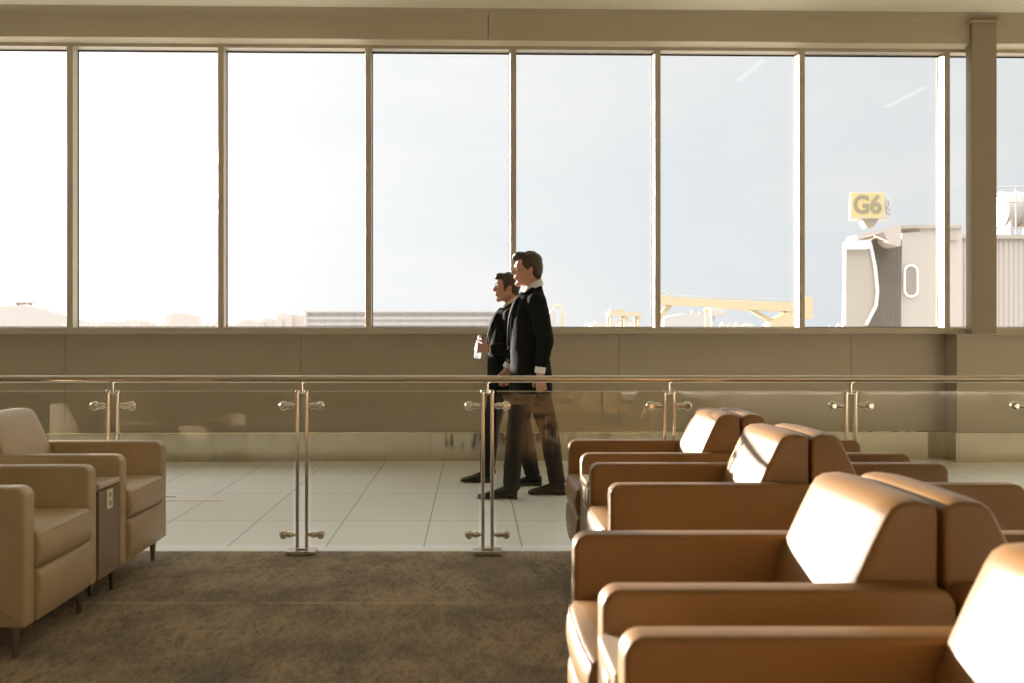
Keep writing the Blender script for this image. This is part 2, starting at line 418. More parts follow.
# ------------------------------------------------------------------ armchairs (facing -x, front at x = -.395)
def make_armchair():
    t = empty('armchair')
    X0 = -.395
    for s in (-1, 1):
        bm = BM(); a, b = (-.355, -.267) if s < 0 else (.267, .355)
        prism(bm, rrect(X0, X0 + .79, .125, .652, (.012, .02, .04, .042), 7), a, b, .014, 4)
        obj('arm', bm, M['leather'], t, ang=60)
    # backrest: leaning front, rolled top edge, upright rear; softly crowned
    prof = [(.535, .36), (.548, .46), (.578, .58), (.606, .66), (.640, .735), (.670, .796), (.684, .818), (.704, .830), (.745, .834), (.774, .829), (.787, .820), (.79, .80), (.79, .14), (.57, .14)]
    prof = [(X0 + a, b) for a, b in prof]
    bm = BM(); n = 9; rings = []
    for k in range(n):
        f = k / (n - 1); y = -.264 + .528 * f; e = 1 - abs(2 * f - 1) ** 4
        ring = []
        for a, b in prof:
            up = max(0, min(1, (b - .36) / .3))
            ring.append(bm.verts.new((a - .014 * e * (1 if a < X0 + .70 else 0), y, b + .007 * e * (1 if b > .8 else 0))))
        rings.append(ring)
    m = len(prof)
    for A, B in zip(rings, rings[1:]):
        for i in range(m): bm.faces.new((A[i], A[(i + 1) % m], B[(i + 1) % m], B[i]))
    fa = bm.faces.new(rings[0]); fb = bm.faces.new(rings[-1][::-1])
    bmesh.ops.recalc_face_normals(bm, faces=bm.faces[:])
    bmesh.ops.bevel(bm, geom=list(fa.edges) + list(fb.edges), offset=.012, segments=3, profile=.5, affect='EDGES')
    bk = obj('backrest', bm, M['leather'], t, ang=60)
    # seat cushion with rounded, forward swelling front
    prof = [(.55, .335), (.55, .455), (.30, .472), (.06, .474), (.0, .468), (-.012, .452), (-.020, .425), (-.022, .395), (-.016, .362), (-.004, .338), (.02, .335)]
    bm = BM(); n = 9; rings = []
    for k in range(n):
        f = k / (n - 1); y = -.264 + .528 * f; e = 1 - abs(2 * f - 1) ** 3
        rings.append([bm.verts.new((X0 + a - (.012 * e if a < .01 else 0), y, b + (.012 * e if b > .45 and a < .5 else 0))) for a, b in prof])
    m = len(prof)
    for A, B in zip(rings, rings[1:]):
        for i in range(m): bm.faces.new((A[i], A[(i + 1) % m], B[(i + 1) % m], B[i]))
    fa = bm.faces.new(rings[0]); fb = bm.faces.new(rings[-1][::-1])
    bmesh.ops.recalc_face_normals(bm, faces=bm.faces[:])
    bmesh.ops.bevel(bm, geom=list(fa.edges) + list(fb.edges), offset=.012, segments=3, profile=.5, affect='EDGES')
    sc = obj('seat_cushion', bm, M['leather'], t, ang=60)
    bm = BM()
    tube(bm, [(X0 - .012 - .012 * (1 - abs(2 * f - 1) ** 3), -.255 + .51 * f, .4545 + .010 * (1 - abs(2 * f - 1) ** 3)) for f in [k / 12 for k in range(13)]], .0032, 8)
    obj('piping', bm, M['piping'], sc)
    prof = [(.06, .13), (.06, .328), (0, .328), (-.012, .318), (-.019, .29), (-.020, .24), (-.015, .18), (-.005, .135), (.0, .128)]
    bm = BM(); prism(bm, [(X0 + a, b) for a, b in prof], -.264, .264, .01, 3); obj('front_panel', bm, M['leather'], t, ang=60)
    bm = BM(); box(bm, X0 + .06, X0 + .57, -.267, .267, .128, .335); obj('seat_frame', bm, M['piping'], t)
    for sx in (.06, .72):
        for sy in (-.305, .305):
            bm = BM(); lathe(bm, [(.0, .0), (.0095, .0), (.0105, .004), (.019, .118), (.024, .119), (.024, .128)], (X0 + sx, sy, 0), n=16)
            obj('leg', bm, M['leg'], t)
    return t
swaps = {}
def to_glare_paled(me):
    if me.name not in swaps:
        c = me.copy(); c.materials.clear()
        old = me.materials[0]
        c.materials.append({M['leather']: M['leather_glare'], M['piping']: M['piping_glare']}.get(old, old)); swaps[me.name] = c
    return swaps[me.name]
proto = make_armchair()
chairs = [  # front x, y0 (near side), facing, glare-paled, label
    (.523, 4.80, -1, 0, 'tan leather armchair facing left, farthest one, close to the glass railing'),
    (.523, 3.797, -1, 0, 'tan leather armchair facing left with a dark shadow band across its sunlit back'),
    (.287, 2.212, -1, 0, 'tan leather armchair facing left in front row with white sunlit backrest shown whole'),
    (.283, 1.243, -1, 0, 'nearest tan leather armchair facing left, its backrest cut by bottom right corner'),
    (2.114, 4.80, 1, 0, 'tan leather armchair facing right, farthest one, back to back beside the railing'),
    (2.114, 3.797, 1, 0, 'tan leather armchair facing right whose long arm reaches the right edge'),
    (1.882, 2.212, 1, 0, 'tan leather armchair facing right, its dark back against the whole sunlit backrest'),
    (-1.68, 4.75, 1, 1, 'glare-paled leather armchair on the left nearest the railing, backrest in view'),
    (-1.675, 3.725, 1, 1, 'glare-paled leather armchair cut by the left edge, nearest on that side'),
]
for i, (fx, y0, face, glare, lab) in enumerate(chairs):
    t = proto if i == 0 else copy_tree(proto, None, to_glare_paled if glare else None)
    cx = fx + .395 if face < 0 else fx - .395
    t.location = (cx, y0 + .355, .004); t.rotation_euler = (0, 0, 0 if face < 0 else PI)
    tag(t, lab, 'armchair', 'lounge armchairs')

# consoles between paired chairs (front at x = 0, facing -x)
def make_console():
    t = empty('console_table')
    bm = BM(); box(bm, .012, .72, -.125, .125, .122, .532, .003, 2); obj('cabinet', bm, M['laminate'], t, wn=True)
    bm = BM(); box(bm, -.002, .012, -.124, .124, .124, .520, .002, 2); fp = obj('front_panel', bm, M['laminate'], t, wn=True)
    bm = BM(); box(bm, -.006, .725, -.128, .128, .532, .556, .004, 3); obj('tabletop', bm, M['console_top'], t, wn=True)
    bm = BM(); box(bm, -.007, -.002, -.036, .036, .425, .515, .003, 2); pl = obj('outlet_plate', bm, M['plastic_white'], t, wn=True)
    for z in (.45, .49):
        bm = BM(); lathe(bm, [(0, 0), (.013, 0), (.013, .002), (0, .002)], (-.007, 0, z), (-1, 0, 0), 14)
        for y in (-.005, .005): box(bm, -.0096, -.0088, y - .001, y + .001, z - .004, z + .005)
        so = obj('socket', bm, M['console_top'], pl)
        so.data.materials.append(M['plastic_dark'])
        for q in so.data.polygons:
            if abs(q.center[0] + .0092) < .0006 and abs(abs(q.center[1]) - .005) < .0015: q.material_index = 1
    for x in (.12, .66):
        for y in (-.10, .10):
            bm = BM(); lathe(bm, [(0, 0), (.012, 0), (.014, .122), (0, .122)], (x, y, 0), n=12); obj('leg', bm, M['leg'], t)
    return t
con = make_console()
for i, (fx, y, face, lab) in enumerate((
        (-1.68, 4.593, 1, 'slim taupe console with white outlet plate between the two left armchairs'),
        (.523, 4.653, -1, 'slim console wedged between the two far left-facing tan armchairs by the railing'),
        (.283, 2.083, -1, 'slim pale-topped console between the two nearest left-facing tan armchairs'))):
    t = con if i == 0 else copy_tree(con)
    t.location = (fx, y, .004); t.rotation_euler = (0, 0, PI if face > 0 else 0)
    tag(t, lab, 'side table', 'consoles between the armchairs')

# ------------------------------------------------------------------ glass railing
RY = 5.585; RZ = .984
posts_u = (-76, 113, 302, 487.5, 669, 851, 1033)
PX = [(u - 473) / F * RY for u in posts_u]
rail = empty('glass_railing', (0, RY, 0))
tag(rail, 'long glass railing with round steel handrail and twin rod posts between carpet and tiles', 'railing')
bm = BM(); tube(bm, [(-4.6, 0, RZ), (4.6, 0, RZ)], .0195, 24); obj('handrail', bm, M['rail'], rail)
def make_post():
    p = BM(); box(p, -.03, .03, -.02, .02, .028, .040, .002, 2)
    post = obj('post', p, M['steel_b'], rail)
    for s in (-1, 1):
        bm = BM(); lathe(bm, [(0, 0.03), (.0105, .03), (.0105, .905), (.0125, .906), (.0125, .918), (.010, .922), (0, .922)], (s * .026, 0, 0), n=18)
        obj('rod', bm, M['steel'], post)
    bm = BM(); box(bm, -.08, .08, -.052, .052, .004, .028, .003, 2); obj('base_plate', bm, M['steel_b'], post, wn=True)
    bm = BM(); lathe(bm, [(0, .90), (.0065, .90), (.0065, RZ - .024), (.022, RZ - .020), (.022, RZ - .016), (0, RZ - .012)], (0, 0, 0), n=16)
    box(bm, -.030, .030, -.008, .008, .895, .906, .002, 2); obj('rail_bracket', bm, M['steel'], post)
    for z in (.834, .112):
        for s in (-1, 1):
            bm = BM()
            lathe(bm, [(0, .012), (.010, .012), (.015, .026), (.019, .038), (.015, .052), (.0095, .064), (.009, .074)], (s * .026, 0, z), (s, 0, 0), 16)
            lathe(bm, [(0, -.026)] + [(.026 * math.cos(a), .026 * math.sin(a)) for a in [PI * (k / 10 - .5) for k in range(1, 10)]] + [(0, .026)], (s * .103, 0, z), (0, 1, 0), 20)
            lathe(bm, [(0, -.030), (.013, -.030), (.013, -.020)], (s * .103, 0, z), (0, 1, 0), 14)
            obj('glass_clamp', bm, M['steel'], post)
    return post
post0 = make_post()
for i, x in enumerate(PX):
    p = post0 if i == 0 else copy_tree(post0, rail)
    p.location = (x, 0, 0)
for a, b in zip(PX, PX[1:]):
    bm = BM(); v = [bm.verts.new(q) for q in ((a + .05, 0, .055), (b - .05, 0, .055), (b - .05, 0, .917), (a + .05, 0, .917))]
    bm.faces.new(v); gp = obj('glass_panel', bm, M['rail_glass'], rail)
    bm = BM(); box(bm, a + .05, b - .05, -.005, .005, .914, .918); obj('polished_edge', bm, M['glass_edge'], gp)
# floor tape
bm = BM(); box(bm, -2.30, -1.87, 7.40, 7.42, 0, .002); tag(obj('floor_tape', bm, M['tape_red']), 'thin faded red tape line on the tiles behind the left armchairs', 'floor tape')
bm = BM(); box(bm, -2.36, -2.27, 7.585, 7.61, 0, .002); tag(obj('floor_tape', bm, M['tape_blue']), 'short dark blue tape piece on the tiles behind the left armchairs', 'floor tape')

# ------------------------------------------------------------------ people
def ell(bm, c, r, rot=None, sub=3):
    mt = Matrix.Translation(Vector(c)) @ (rot.to_matrix().to_4x4() if rot else Matrix.Identity(4)) @ Matrix.Diagonal((*r, 1))
    bmesh.ops.create_icosphere(bm, subdivisions=sub, radius=1, matrix=mt)
def cap(bm, a, ra, b, rb):
    a = Vector(a); b = Vector(b)
    ell(bm, a, (ra,) * 3, sub=2); ell(bm, b, (rb,) * 3, sub=2)
    tube(bm, [a, b], [ra, rb], 16)
def chain(bm, pts, rs):
    for i in range(len(pts) - 1): cap(bm, pts[i], rs[i], pts[i + 1], rs[i + 1])
def loft(bm, secs, n=28, ex=2.4):
    """secs: (cx, cy, z, half depth in x, half width in y)"""
    rings = []
    for (cx, cy, z, rx, ry) in secs:
        ring = []
        for k in range(n):
            t = 2 * PI * k / n; c, s = math.cos(t), math.sin(t)
            ring.append(bm.verts.new((cx + rx * math.copysign(abs(c) ** (2 / ex), c), cy + ry * math.copysign(abs(s) ** (2 / ex), s), z)))
        rings.append(ring)
    for a, b in zip(rings, rings[1:]):
        for k in range(n): bm.faces.new((a[k], a[(k + 1) % n], b[(k + 1) % n], b[k]))
    bm.faces.new(rings[0][::-1]); bm.faces.new(rings[-1])
def blob(name, bm, voxel, mat, parent=None, sm=4, wrinkle=0, cut=None, scale=9):
    bmesh.ops.recalc_face_normals(bm, faces=bm.faces[:])
    me = bpy.data.meshes.new(name + '_raw'); bm.to_mesh(me); bm.free()
    o = bpy.data.objects.new(name + '_raw', me); C.objects.link(o)
    r = o.modifiers.new('r', 'REMESH'); r.mode = 'VOXEL'; r.voxel_size = voxel
    if sm:
        s = o.modifiers.new('s', 'SMOOTH'); s.iterations = sm; s.factor = .5
    bpy.context.view_layer.update()
    me2 = bpy.data.meshes.new_from_object(o.evaluated_get(bpy.context.evaluated_depsgraph_get()))
    bpy.data.objects.remove(o); bpy.data.meshes.remove(me)
    b2 = BM(); b2.from_mesh(me2); bpy.data.meshes.remove(me2)
    if wrinkle:
        b2.normal_update()
        for v in b2.verts:
            p = v.co
            v.co = p + v.normal * wrinkle * (noise.noise(Vector((p.x * scale, p.y * scale, p.z * scale * .55))) + .5 * noise.noise(p * scale * 2.3))
    if cut:
        dele = [f for f in b2.faces if cut(f.calc_center_median())]
        bmesh.ops.delete(b2, geom=dele, context='FACES')
    me3 = bpy.data.meshes.new(name); b2.to_mesh(me3); b2.free()
    me3.materials.append(mat)
    for p in me3.polygons: p.use_smooth = True
    o = bpy.data.objects.new(name, me3); C.objects.link(o)
    if parent: o.parent = parent
    return o

def head(bm, c, k):
    c = Vector(c)
    def q(x, y, z): return c + Vector((x, y, z)) * k
    def s(*r): return tuple(a * k for a in r)
    ell(bm, q(.005, 0, .02), s(.098, .076, .098))
    ell(bm, q(-.030, 0, -.045), s(.070, .060, .085))
    ell(bm, q(-.072, 0, -.116), s(.024, .026, .020))
    for y in (-1, 1):
        cap(bm, q(.018, y * .052, -.062), .022 * k, q(-.062, y * .020, -.110), .020 * k)
        ell(bm, q(-.062, y * .040, -.030), s(.025, .022, .022))          # cheek
        ell(bm, q(-.104, y * .011, -.038), s(.010, .008, .008))          # nostril
        cap(bm, q(-.091, y * .010, .018), .010 * k, q(-.077, y * .045, .018), .010 * k)  # brow
        ell(bm, q(.022, y * .077, -.018), s(.018, .008, .032))           # ear
        ell(bm, q(.028, y * .083, -.012), s(.012, .006, .022))
    cap(bm, q(-.094, 0, .012), .009 * k, q(-.119, 0, -.030), .0105 * k)
    ell(bm, q(-.096, 0, -.066), s(.010, .022, .0055)); ell(bm, q(-.093, 0, -.077), s(.010, .019, .006))
    cap(bm, q(.030, 0, -.07), .052 * k, q(.045, 0, -.20), .058 * k)

def hand(bm, wrist, d, p, t, curl=(25, 30, 25), k=1.0, thumb_in=.35):
    """palm, four unequal fingers and a thumb; d = along the fingers, p = the way the palm faces, t = thumb side"""
    w = Vector(wrist); d = Vector(d).normalized(); p = Vector(p); p = (p - d * p.dot(d)).normalized(); t = (Vector(t) - d * Vector(t).dot(d)); t = (t - p * t.dot(p)).normalized()
    ell(bm, w + d * .012 * k, (.025 * k,) * 3, sub=2)
    for a in (-.024, -.008, .008, .025):
        cap(bm, w + d * .015 * k + t * a * .75 * k, .0150 * k, w + d * .088 * k + t * a * 1.2 * k, .0125 * k)
    for a, ln, sp in ((.031, .072, .10), (.0105, .080, .03), (-.0105, .075, -.04), (-.029, .058, -.12)):
        o = w + d * .088 * k + t * a * k; ang = 0; dd = d + t * sp
        r = .0092 * k
        for seg, c in zip((.45, .32, .26), curl):
            ang += math.radians(c + (6 if a < 0 else 0))
            v = (dd * math.cos(ang) + p * math.sin(ang)).normalized()
            e = o + v * ln * seg * k
            cap(bm, o, r, e, r * .92); o = e; r *= .92
    o = w + d * .028 * k + t * .024 * k + p * .006 * k
    v = (d * .62 + t * .70 + p * thumb_in).normalized(); e = o + v * .040 * k; cap(bm, o, .0135 * k, e, .0105 * k)
    v = (d * .85 + t * .30 + p * (thumb_in + .25)).normalized(); e2 = e + v * .030 * k; cap(bm, e, .0105 * k, e2, .0095 * k)
    v = (d * .9 + t * .05 + p * (thumb_in + .4)).normalized(); cap(bm, e2, .0095 * k, e2 + v * .024 * k, .0078 * k)

def shoe(bm, sole, ankle, heel, toe, y, z=0, yaw=0):
    """dress shoe from heel x to toe x (facing -x) standing at height z"""
    L = heel - toe
    secs = [(0, .030, .075), (.10, .036, .095), (.25, .037, .100), (.42, .040, .088), (.6, .046, .066), (.78, .045, .052), (.92, .034, .042), (1.0, .014, .030)]
    rings = []; n = 16
    for f, hw, h in secs:
        x = heel - L * f; ring = []
        for k in range(n):
            a = PI * k / (n - 1)
            ring.append(bm.verts.new((x, y + hw * math.cos(a), z + .014 + (h - .014) * math.sin(a) ** .7)))
        rings.append(ring)
    for A, B in zip(rings, rings[1:]):
        for k in range(n - 1): bm.faces.new((A[k], A[k + 1], B[k + 1], B[k]))
        bm.faces.new((A[-1], A[0], B[0], B[-1]))
    bm.faces.new(rings[0][::-1]); bm.faces.new(rings[-1])
    cap(bm, (heel - .045, y, z + .055), .036, (ankle[0], y, z + .10), .037)
    out = [(heel - L * f + 0, y + (hw + .004)) for f, hw, h in secs] + [(heel - L * f, y - (hw + .004)) for f, hw, h in secs[::-1]]
    prism(sole, out, z + .008, z + .018, plane='xy')
    hb = [(heel - L * f, y + (hw + .003)) for f, hw, h in secs[:3]] + [(heel - L * f, y - (hw + .003)) for f, hw, h in secs[:3][::-1]]
    prism(sole, hb, z, z + .012, plane='xy')

def make_man(loc, p):
    t = empty('person', loc)
    k = p['hk']; hc = Vector(p['head'])
    # body: one continuous surface from head to feet
    bm = BM(); head(bm, hc, k)
    S = p['torso']
    loft(bm, [(a, b, z, rx * .80, ry * .85) for a, b, z, rx, ry in S])
    for side in ('near', 'far'):
        sh, elb, wr = p[side + '_arm']; chain(bm, [sh, elb, wr], [.052, .040, .027])
        hand(bm, *p[side + '_hand'], k=.98)
        hip, kn, an = p[side + '_leg']; chain(bm, [hip, kn, an], [.078, .052, .036])
        toe, heel = p[side + '_foot']; cap(bm, (heel - .06, hip[1], .042), .022, (toe + .10, hip[1], .028), .013)
        cap(bm, an, .030, (heel - .06, hip[1], .045), .022)
    body = blob('body', bm, .0055, p['skin'], t, sm=2)
    for y in (-1, 1):
        bm = BM(); ell(bm, hc + Vector((-.083, y * .031, -.004)) * k, (.0125 * k,) * 3); e = obj('eye', bm, M['eye'], t)
        bm = BM(); ell(bm, hc + Vector((-.0925, y * .031, -.004)) * k, (.0045 * k, .006 * k, .006 * k)); obj('iris', bm, M['iris'], e)
        bm = BM(); cap(bm, hc + Vector((-.100, y * .014, .026)) * k, .0045 * k, hc + Vector((-.083, y * .047, .028)) * k, .0035 * k); obj('eyebrow', bm, p['hair_m'], t)
    # hair
    bm = BM()
    for c, r in p['hair']: ell(bm, hc + Vector(c) * k, tuple(a * k for a in r))
    blob('hair', bm, .006, p['hair_m'], t, sm=2, wrinkle=.004, scale=38)
    # shirt with its collar, showing in the jacket's opening and at the cuffs
    bm = BM(); loft(bm, [(a, b, z, rx * .90, ry * .90) for a, b, z, rx, ry in S if z < 1.53 * p['h'] and z > .85])
    blob('shirt', bm, .009, p['shirt'], t, sm=3)
    bm = BM(); nk = Vector(p['neck']); n = 28; r1 = []; r2 = []; r3 = []
    for i in range(n):
        a = 2 * PI * i / n; fr = max(0, -math.cos(a))
        bk = .034 * math.cos(a)
        r1.append(bm.verts.new(nk + Vector((.078 * math.cos(a) - .004, .078 * math.sin(a), -.020 - .030 * fr + bk * .6))))
        r2.append(bm.verts.new(nk + Vector((.069 * math.cos(a), .068 * math.sin(a), .038 - .030 * fr + bk))))
        r3.append(bm.verts.new(nk + Vector((.088 * math.cos(a) - .012 * fr, .086 * math.sin(a), -.012 - .045 * fr + bk))))
    for a, b in ((r1, r2), (r2, r3)):
        for i in range(n): bm.faces.new((a[i], a[(i + 1) % n], b[(i + 1) % n], b[i]))
    obj('collar', bm, p['shirt'], t, ang=70)
    for side in ('near', 'far'):
        sh, elb, wr = [Vector(q) for q in p[side + '_arm']]; d = (wr - elb).normalized()
        bm = BM(); tube(bm, [wr - d * (p['sleeve'] + .02), wr + d * .002], [.040, .039], 20); obj('shirt_cuff', bm, p['shirt'], t)
    # jacket with an open front
    bm = BM(); loft(bm, S)
    for side in ('near', 'far'):
        sh, elb, wr = [Vector(q) for q in p[side + '_arm']]; d = (wr - elb).normalized()
        chain(bm, [sh, sh.lerp(elb, .5), elb, elb.lerp(wr, .5), wr - d * p['sleeve']], [.078, .074, .065, .056, .046])
    zt, zb = p['vee']; xf = p['vx']
    def cut(q):
        if q.z > zt + .045 + .7 * (q.x - p['neck'][0]): return True
        return q.x < xf and zb < q.z < zt + .02 and abs(q.y - S[0][1]) < .012 + .075 * (q.z - zb) / (zt - zb)
    blob('jacket', bm, .0095, p['suit'], t, sm=6, wrinkle=.0045, cut=cut, scale=8)
    # lapels laid along the edge of the opening
    sx = sorted(S, key=lambda q: q[2])
    def front(z, y):
        for a, b in zip(sx, sx[1:]):
            if a[2] <= z <= b[2]:
                f = (z - a[2]) / (b[2] - a[2]); cx = a[0] + (b[0] - a[0]) * f; rx = a[3] + (b[3] - a[3]) * f; ry = a[4] + (b[4] - a[4]) * f
                return cx - rx * max(0.02, 1 - (abs(y) / ry) ** 2.4) ** (1 / 2.4)
        return sx[-1][0]
    for s in (-1, 1):
        bm = BM(); inn = []; outr = []; n = 9
        for i in range(n):
            f = i / (n - 1); z = zb + (zt - zb) * f; y0 = .008 + .070 * f
            wd = .012 + .058 * math.sin(PI * min(1, f * 1.25) / 2) * (1 if f < .86 else .62)
            inn.append(bm.verts.new((front(z, y0) - .016, s * y0, z))); outr.append(bm.verts.new((front(z, y0 + wd) - .018, s * (y0 + wd), z - .01)))
        for i in range(n - 1): bm.faces.new((inn[i], inn[i + 1], outr[i + 1], outr[i]))
        lp = obj('lapel', bm, p['suit'], t, ang=80)
        so = lp.modifiers.new('thick', 'SOLIDIFY'); so.thickness = .007; so.offset = 0
    for z in p['buttons']:
        bm = BM(); lathe(bm, [(0, 0), (.009, 0), (.008, .004), (0, .004)], (front(z, 0) - .012, 0, z), (-1, 0, 0), 12); obj('button', bm, M['plastic_dark'], t)
    # trousers
    bm = BM()
    hx = p['near_leg'][0][0] * .5 + p['far_leg'][0][0] * .5
    loft(bm, [(hx, 0, .80, .115, .165), (hx, 0, .95, .125, .175), (hx, 0, 1.06, .115, .16)])
    for side in ('near', 'far'):
        hip, kn, an = [Vector(q) for q in p[side + '_leg']]
        chain(bm, [hip, hip.lerp(kn, .5), kn, kn.lerp(an, .5), an + Vector((0, 0, .01))], [.105, .092, .076, .070, .064])
        heel = p[side + '_foot'][1]
        ell(bm, (an.x + .005, an.y, an.z - .005), (.068, .058, .05))
    blob('trousers', bm, .0095, M['trouser'], t, sm=4, wrinkle=.006, scale=10)
    for side in ('near', 'far'):
        toe, heel = p[side + '_foot']; b = BM(); so = BM()
        shoe(b, so, p[side + '_leg'][2], heel, toe, p[side + '_leg'][0][1])
        sh = blob('shoe', b, .0055, M['shoe'], t, sm=3); obj('sole', so, M['sole'], sh)
    return t

# taller man, nearer; every x is measured from his own origin, z from the floor
X1 = .43
def sx1(x): return x - X1
man1 = dict(sleeve=.058, h=1.0, hk=1.0, head=(sx1(.416), 0, 1.742), neck=(sx1(.455), 0, 1.597), skin=M['skin'], hair_m=M['hair'], shirt=M['shirt'], suit=M['suit'],
    torso=[(sx1(.44), 0, .80, .165, .205), (sx1(.44), 0, .92, .162, .205), (sx1(.435), 0, 1.05, .150, .198), (sx1(.43), 0, 1.20, .148, .203), (sx1(.43), 0, 1.34, .150, .214),
           (sx1(.437), 0, 1.44, .138, .212), (sx1(.445), 0, 1.515, .112, .178), (sx1(.452), 0, 1.56, .088, .115), (sx1(.460), 0, 1.600, .070, .080), (sx1(.475), 0, 1.635, .050, .068)],
    near_arm=((sx1(.475), -.185, 1.475), (sx1(.535), -.262, 1.20), (sx1(.492), -.268, .955)),
    far_arm=((sx1(.44), .205, 1.475), (sx1(.40), .262, 1.20), (sx1(.268), .25, .975)),
    near_hand=((sx1(.490), -.268, .945), (.14, .02, -1), (.15, 1, 0), (-1, .1, -.1), (22, 32, 26)),
    far_hand=((sx1(.262), .25, .962), (-.18, 0, -1), (.1, -1, 0), (-1, 0, .1), (25, 32, 28)),
    near_leg=((sx1(.41), -.095, .93), (sx1(.325), -.100, .50), (sx1(.287), -.095, .10)),
    far_leg=((sx1(.47), .095, .93), (sx1(.585), .100, .50), (sx1(.648), .095, .115)),
    near_foot=(sx1(.035), sx1(.335)), far_foot=(sx1(.425), sx1(.715)),
    hair=[((.022, 0, .052), (.095, .082, .085)), ((.062, 0, .005), (.060, .078, .085)), ((-.055, 0, .098), (.058, .062, .034)), ((-.088, .008, .086), (.032, .045, .026)),
          ((.012, -.066, .034), (.050, .020, .050)), ((.012, .066, .034), (.050, .020, .050)), ((-.030, -.066, .050), (.022, .014, .03)), ((-.030, .066, .050), (.022, .014, .03)), ((.075, 0, -.045), (.036, .055, .045))],
    vee=(1.56, 1.16), vx=sx1(.40), buttons=(1.14, 1.04))
a = make_man((X1, 7.62, 0), man1)
tag(a, 'taller man in dark suit and white shirt, walking left, nearer the glass railing', 'person')

X2 = .28
def sx2(x): return x - X2
man2 = dict(sleeve=.026, h=.94, hk=.93, head=(sx2(.282), 0, 1.637), neck=(sx2(.320), 0, 1.500), skin=M['skin_b'], hair_m=M['hair_b'], shirt=M['shirt_cream'], suit=M['suit_b'],
    torso=[(sx2(.275), 0, .79, .158, .20), (sx2(.275), 0, .90, .157, .20), (sx2(.272), 0, 1.02, .155, .195), (sx2(.275), 0, 1.14, .150, .198), (sx2(.285), 0, 1.26, .148, .206),
           (sx2(.297), 0, 1.35, .136, .205), (sx2(.308), 0, 1.425, .110, .172), (sx2(.316), 0, 1.468, .086, .112), (sx2(.326), 0, 1.505, .068, .078), (sx2(.340), 0, 1.538, .048, .066)],
    near_arm=((sx2(.318), -.178, 1.385), (sx2(.375), -.255, 1.125), (sx2(.136), -.238, 1.120)),
    far_arm=((sx2(.31), .198, 1.385), (sx2(.33), .25, 1.12), (sx2(.27), .25, .90)),
    near_hand=((sx2(.126), -.238, 1.122), (-1, .05, .12), (.10, 1, 0), (0, 0, 1), (52, 62, 48)),
    far_hand=((sx2(.268), .25, .888), (-.12, 0, -1), (.1, -1, 0), (-1, 0, .1), (25, 32, 28)),
    near_leg=((sx2(.31), -.09, .88), (sx2(.41), -.095, .47), (sx2(.478), -.09, .11)),
    far_leg=((sx2(.25), .09, .88), (sx2(.155), .095, .48), (sx2(.118), .09, .10)),
    near_foot=(sx2(.305), sx2(.565)), far_foot=(sx2(-.105), sx2(.165)),
    hair=[((.022, 0, .050), (.094, .081, .082)), ((.062, 0, .005), (.058, .077, .082)), ((-.055, 0, .092), (.056, .060, .032)), ((-.082, 0, .084), (.028, .044, .022)),
          ((.010, -.066, .034), (.050, .020, .048)), ((.010, .066, .034), (.050, .020, .048)), ((-.022, -.066, .000), (.012, .014, .045)), ((-.022, .066, .0), (.012, .014, .045)), ((.074, 0, -.045), (.034, .054, .042))],
    vee=(1.46, 1.10), vx=sx2(.26), buttons=(1.06, .97))
b = make_man((X2, 8.27, 0), man2)
tag(b, 'shorter man in dark jacket and cream shirt, walking left, holding a water bottle', 'person')

# water bottle in the shorter man's hand
bt = empty('water_bottle', (.034, 8.085, 1.045)); bt.rotation_euler = (0, math.radians(7), 0)
tag(bt, 'small clear plastic water bottle held by the shorter man', 'bottle')
bm = BM(); lathe(bm, [(0, .004), (.024, 0), (.029, .006), (.029, .05), (.0265, .058), (.029, .066), (.029, .115), (.027, .13), (.020, .152), (.0125, .166), (.0125, .176), (0, .176)], (0, 0, 0), n=24)
obj('bottle_body', bm, M['bottle'], bt)
bm = BM(); lathe(bm, [(.0296, .07), (.0298, .071), (.0298, .112), (.0296, .113)], (0, 0, 0), n=24); obj('bottle_label', bm, M['water'], bt)
bm = BM(); lathe(bm, [(0, .172), (.0145, .172), (.0145, .188), (.013, .190), (0, .190)], (0, 0, 0), n=20); obj('cap', bm, M['cap'], bt)

# ------------------------------------------------------------------ the apron outside
GZ = -5.2
bm = BM(); box(bm, -900, 900, 10.6, 2600, GZ - .5, GZ); tag(obj('ground', bm, M['tarmac']), kind='structure')

def wbox(bm, u0, u1, v0, v1, Y, depth, z0=None, bev=0):
    """a box of real depth whose front stands at distance Y; down to z0 when given"""
    a = P(u0, v0, Y); b = P(u1, v1, Y)
    box(bm, a.x, b.x, Y, Y + depth, z0 if z0 is not None else b.z, a.z, bev, 2)

def wprism(bm, pts, Y, depth):
    prism(bm, [(P(u, v, Y).x, P(u, v, Y).z) for u, v in pts], Y, Y + depth)

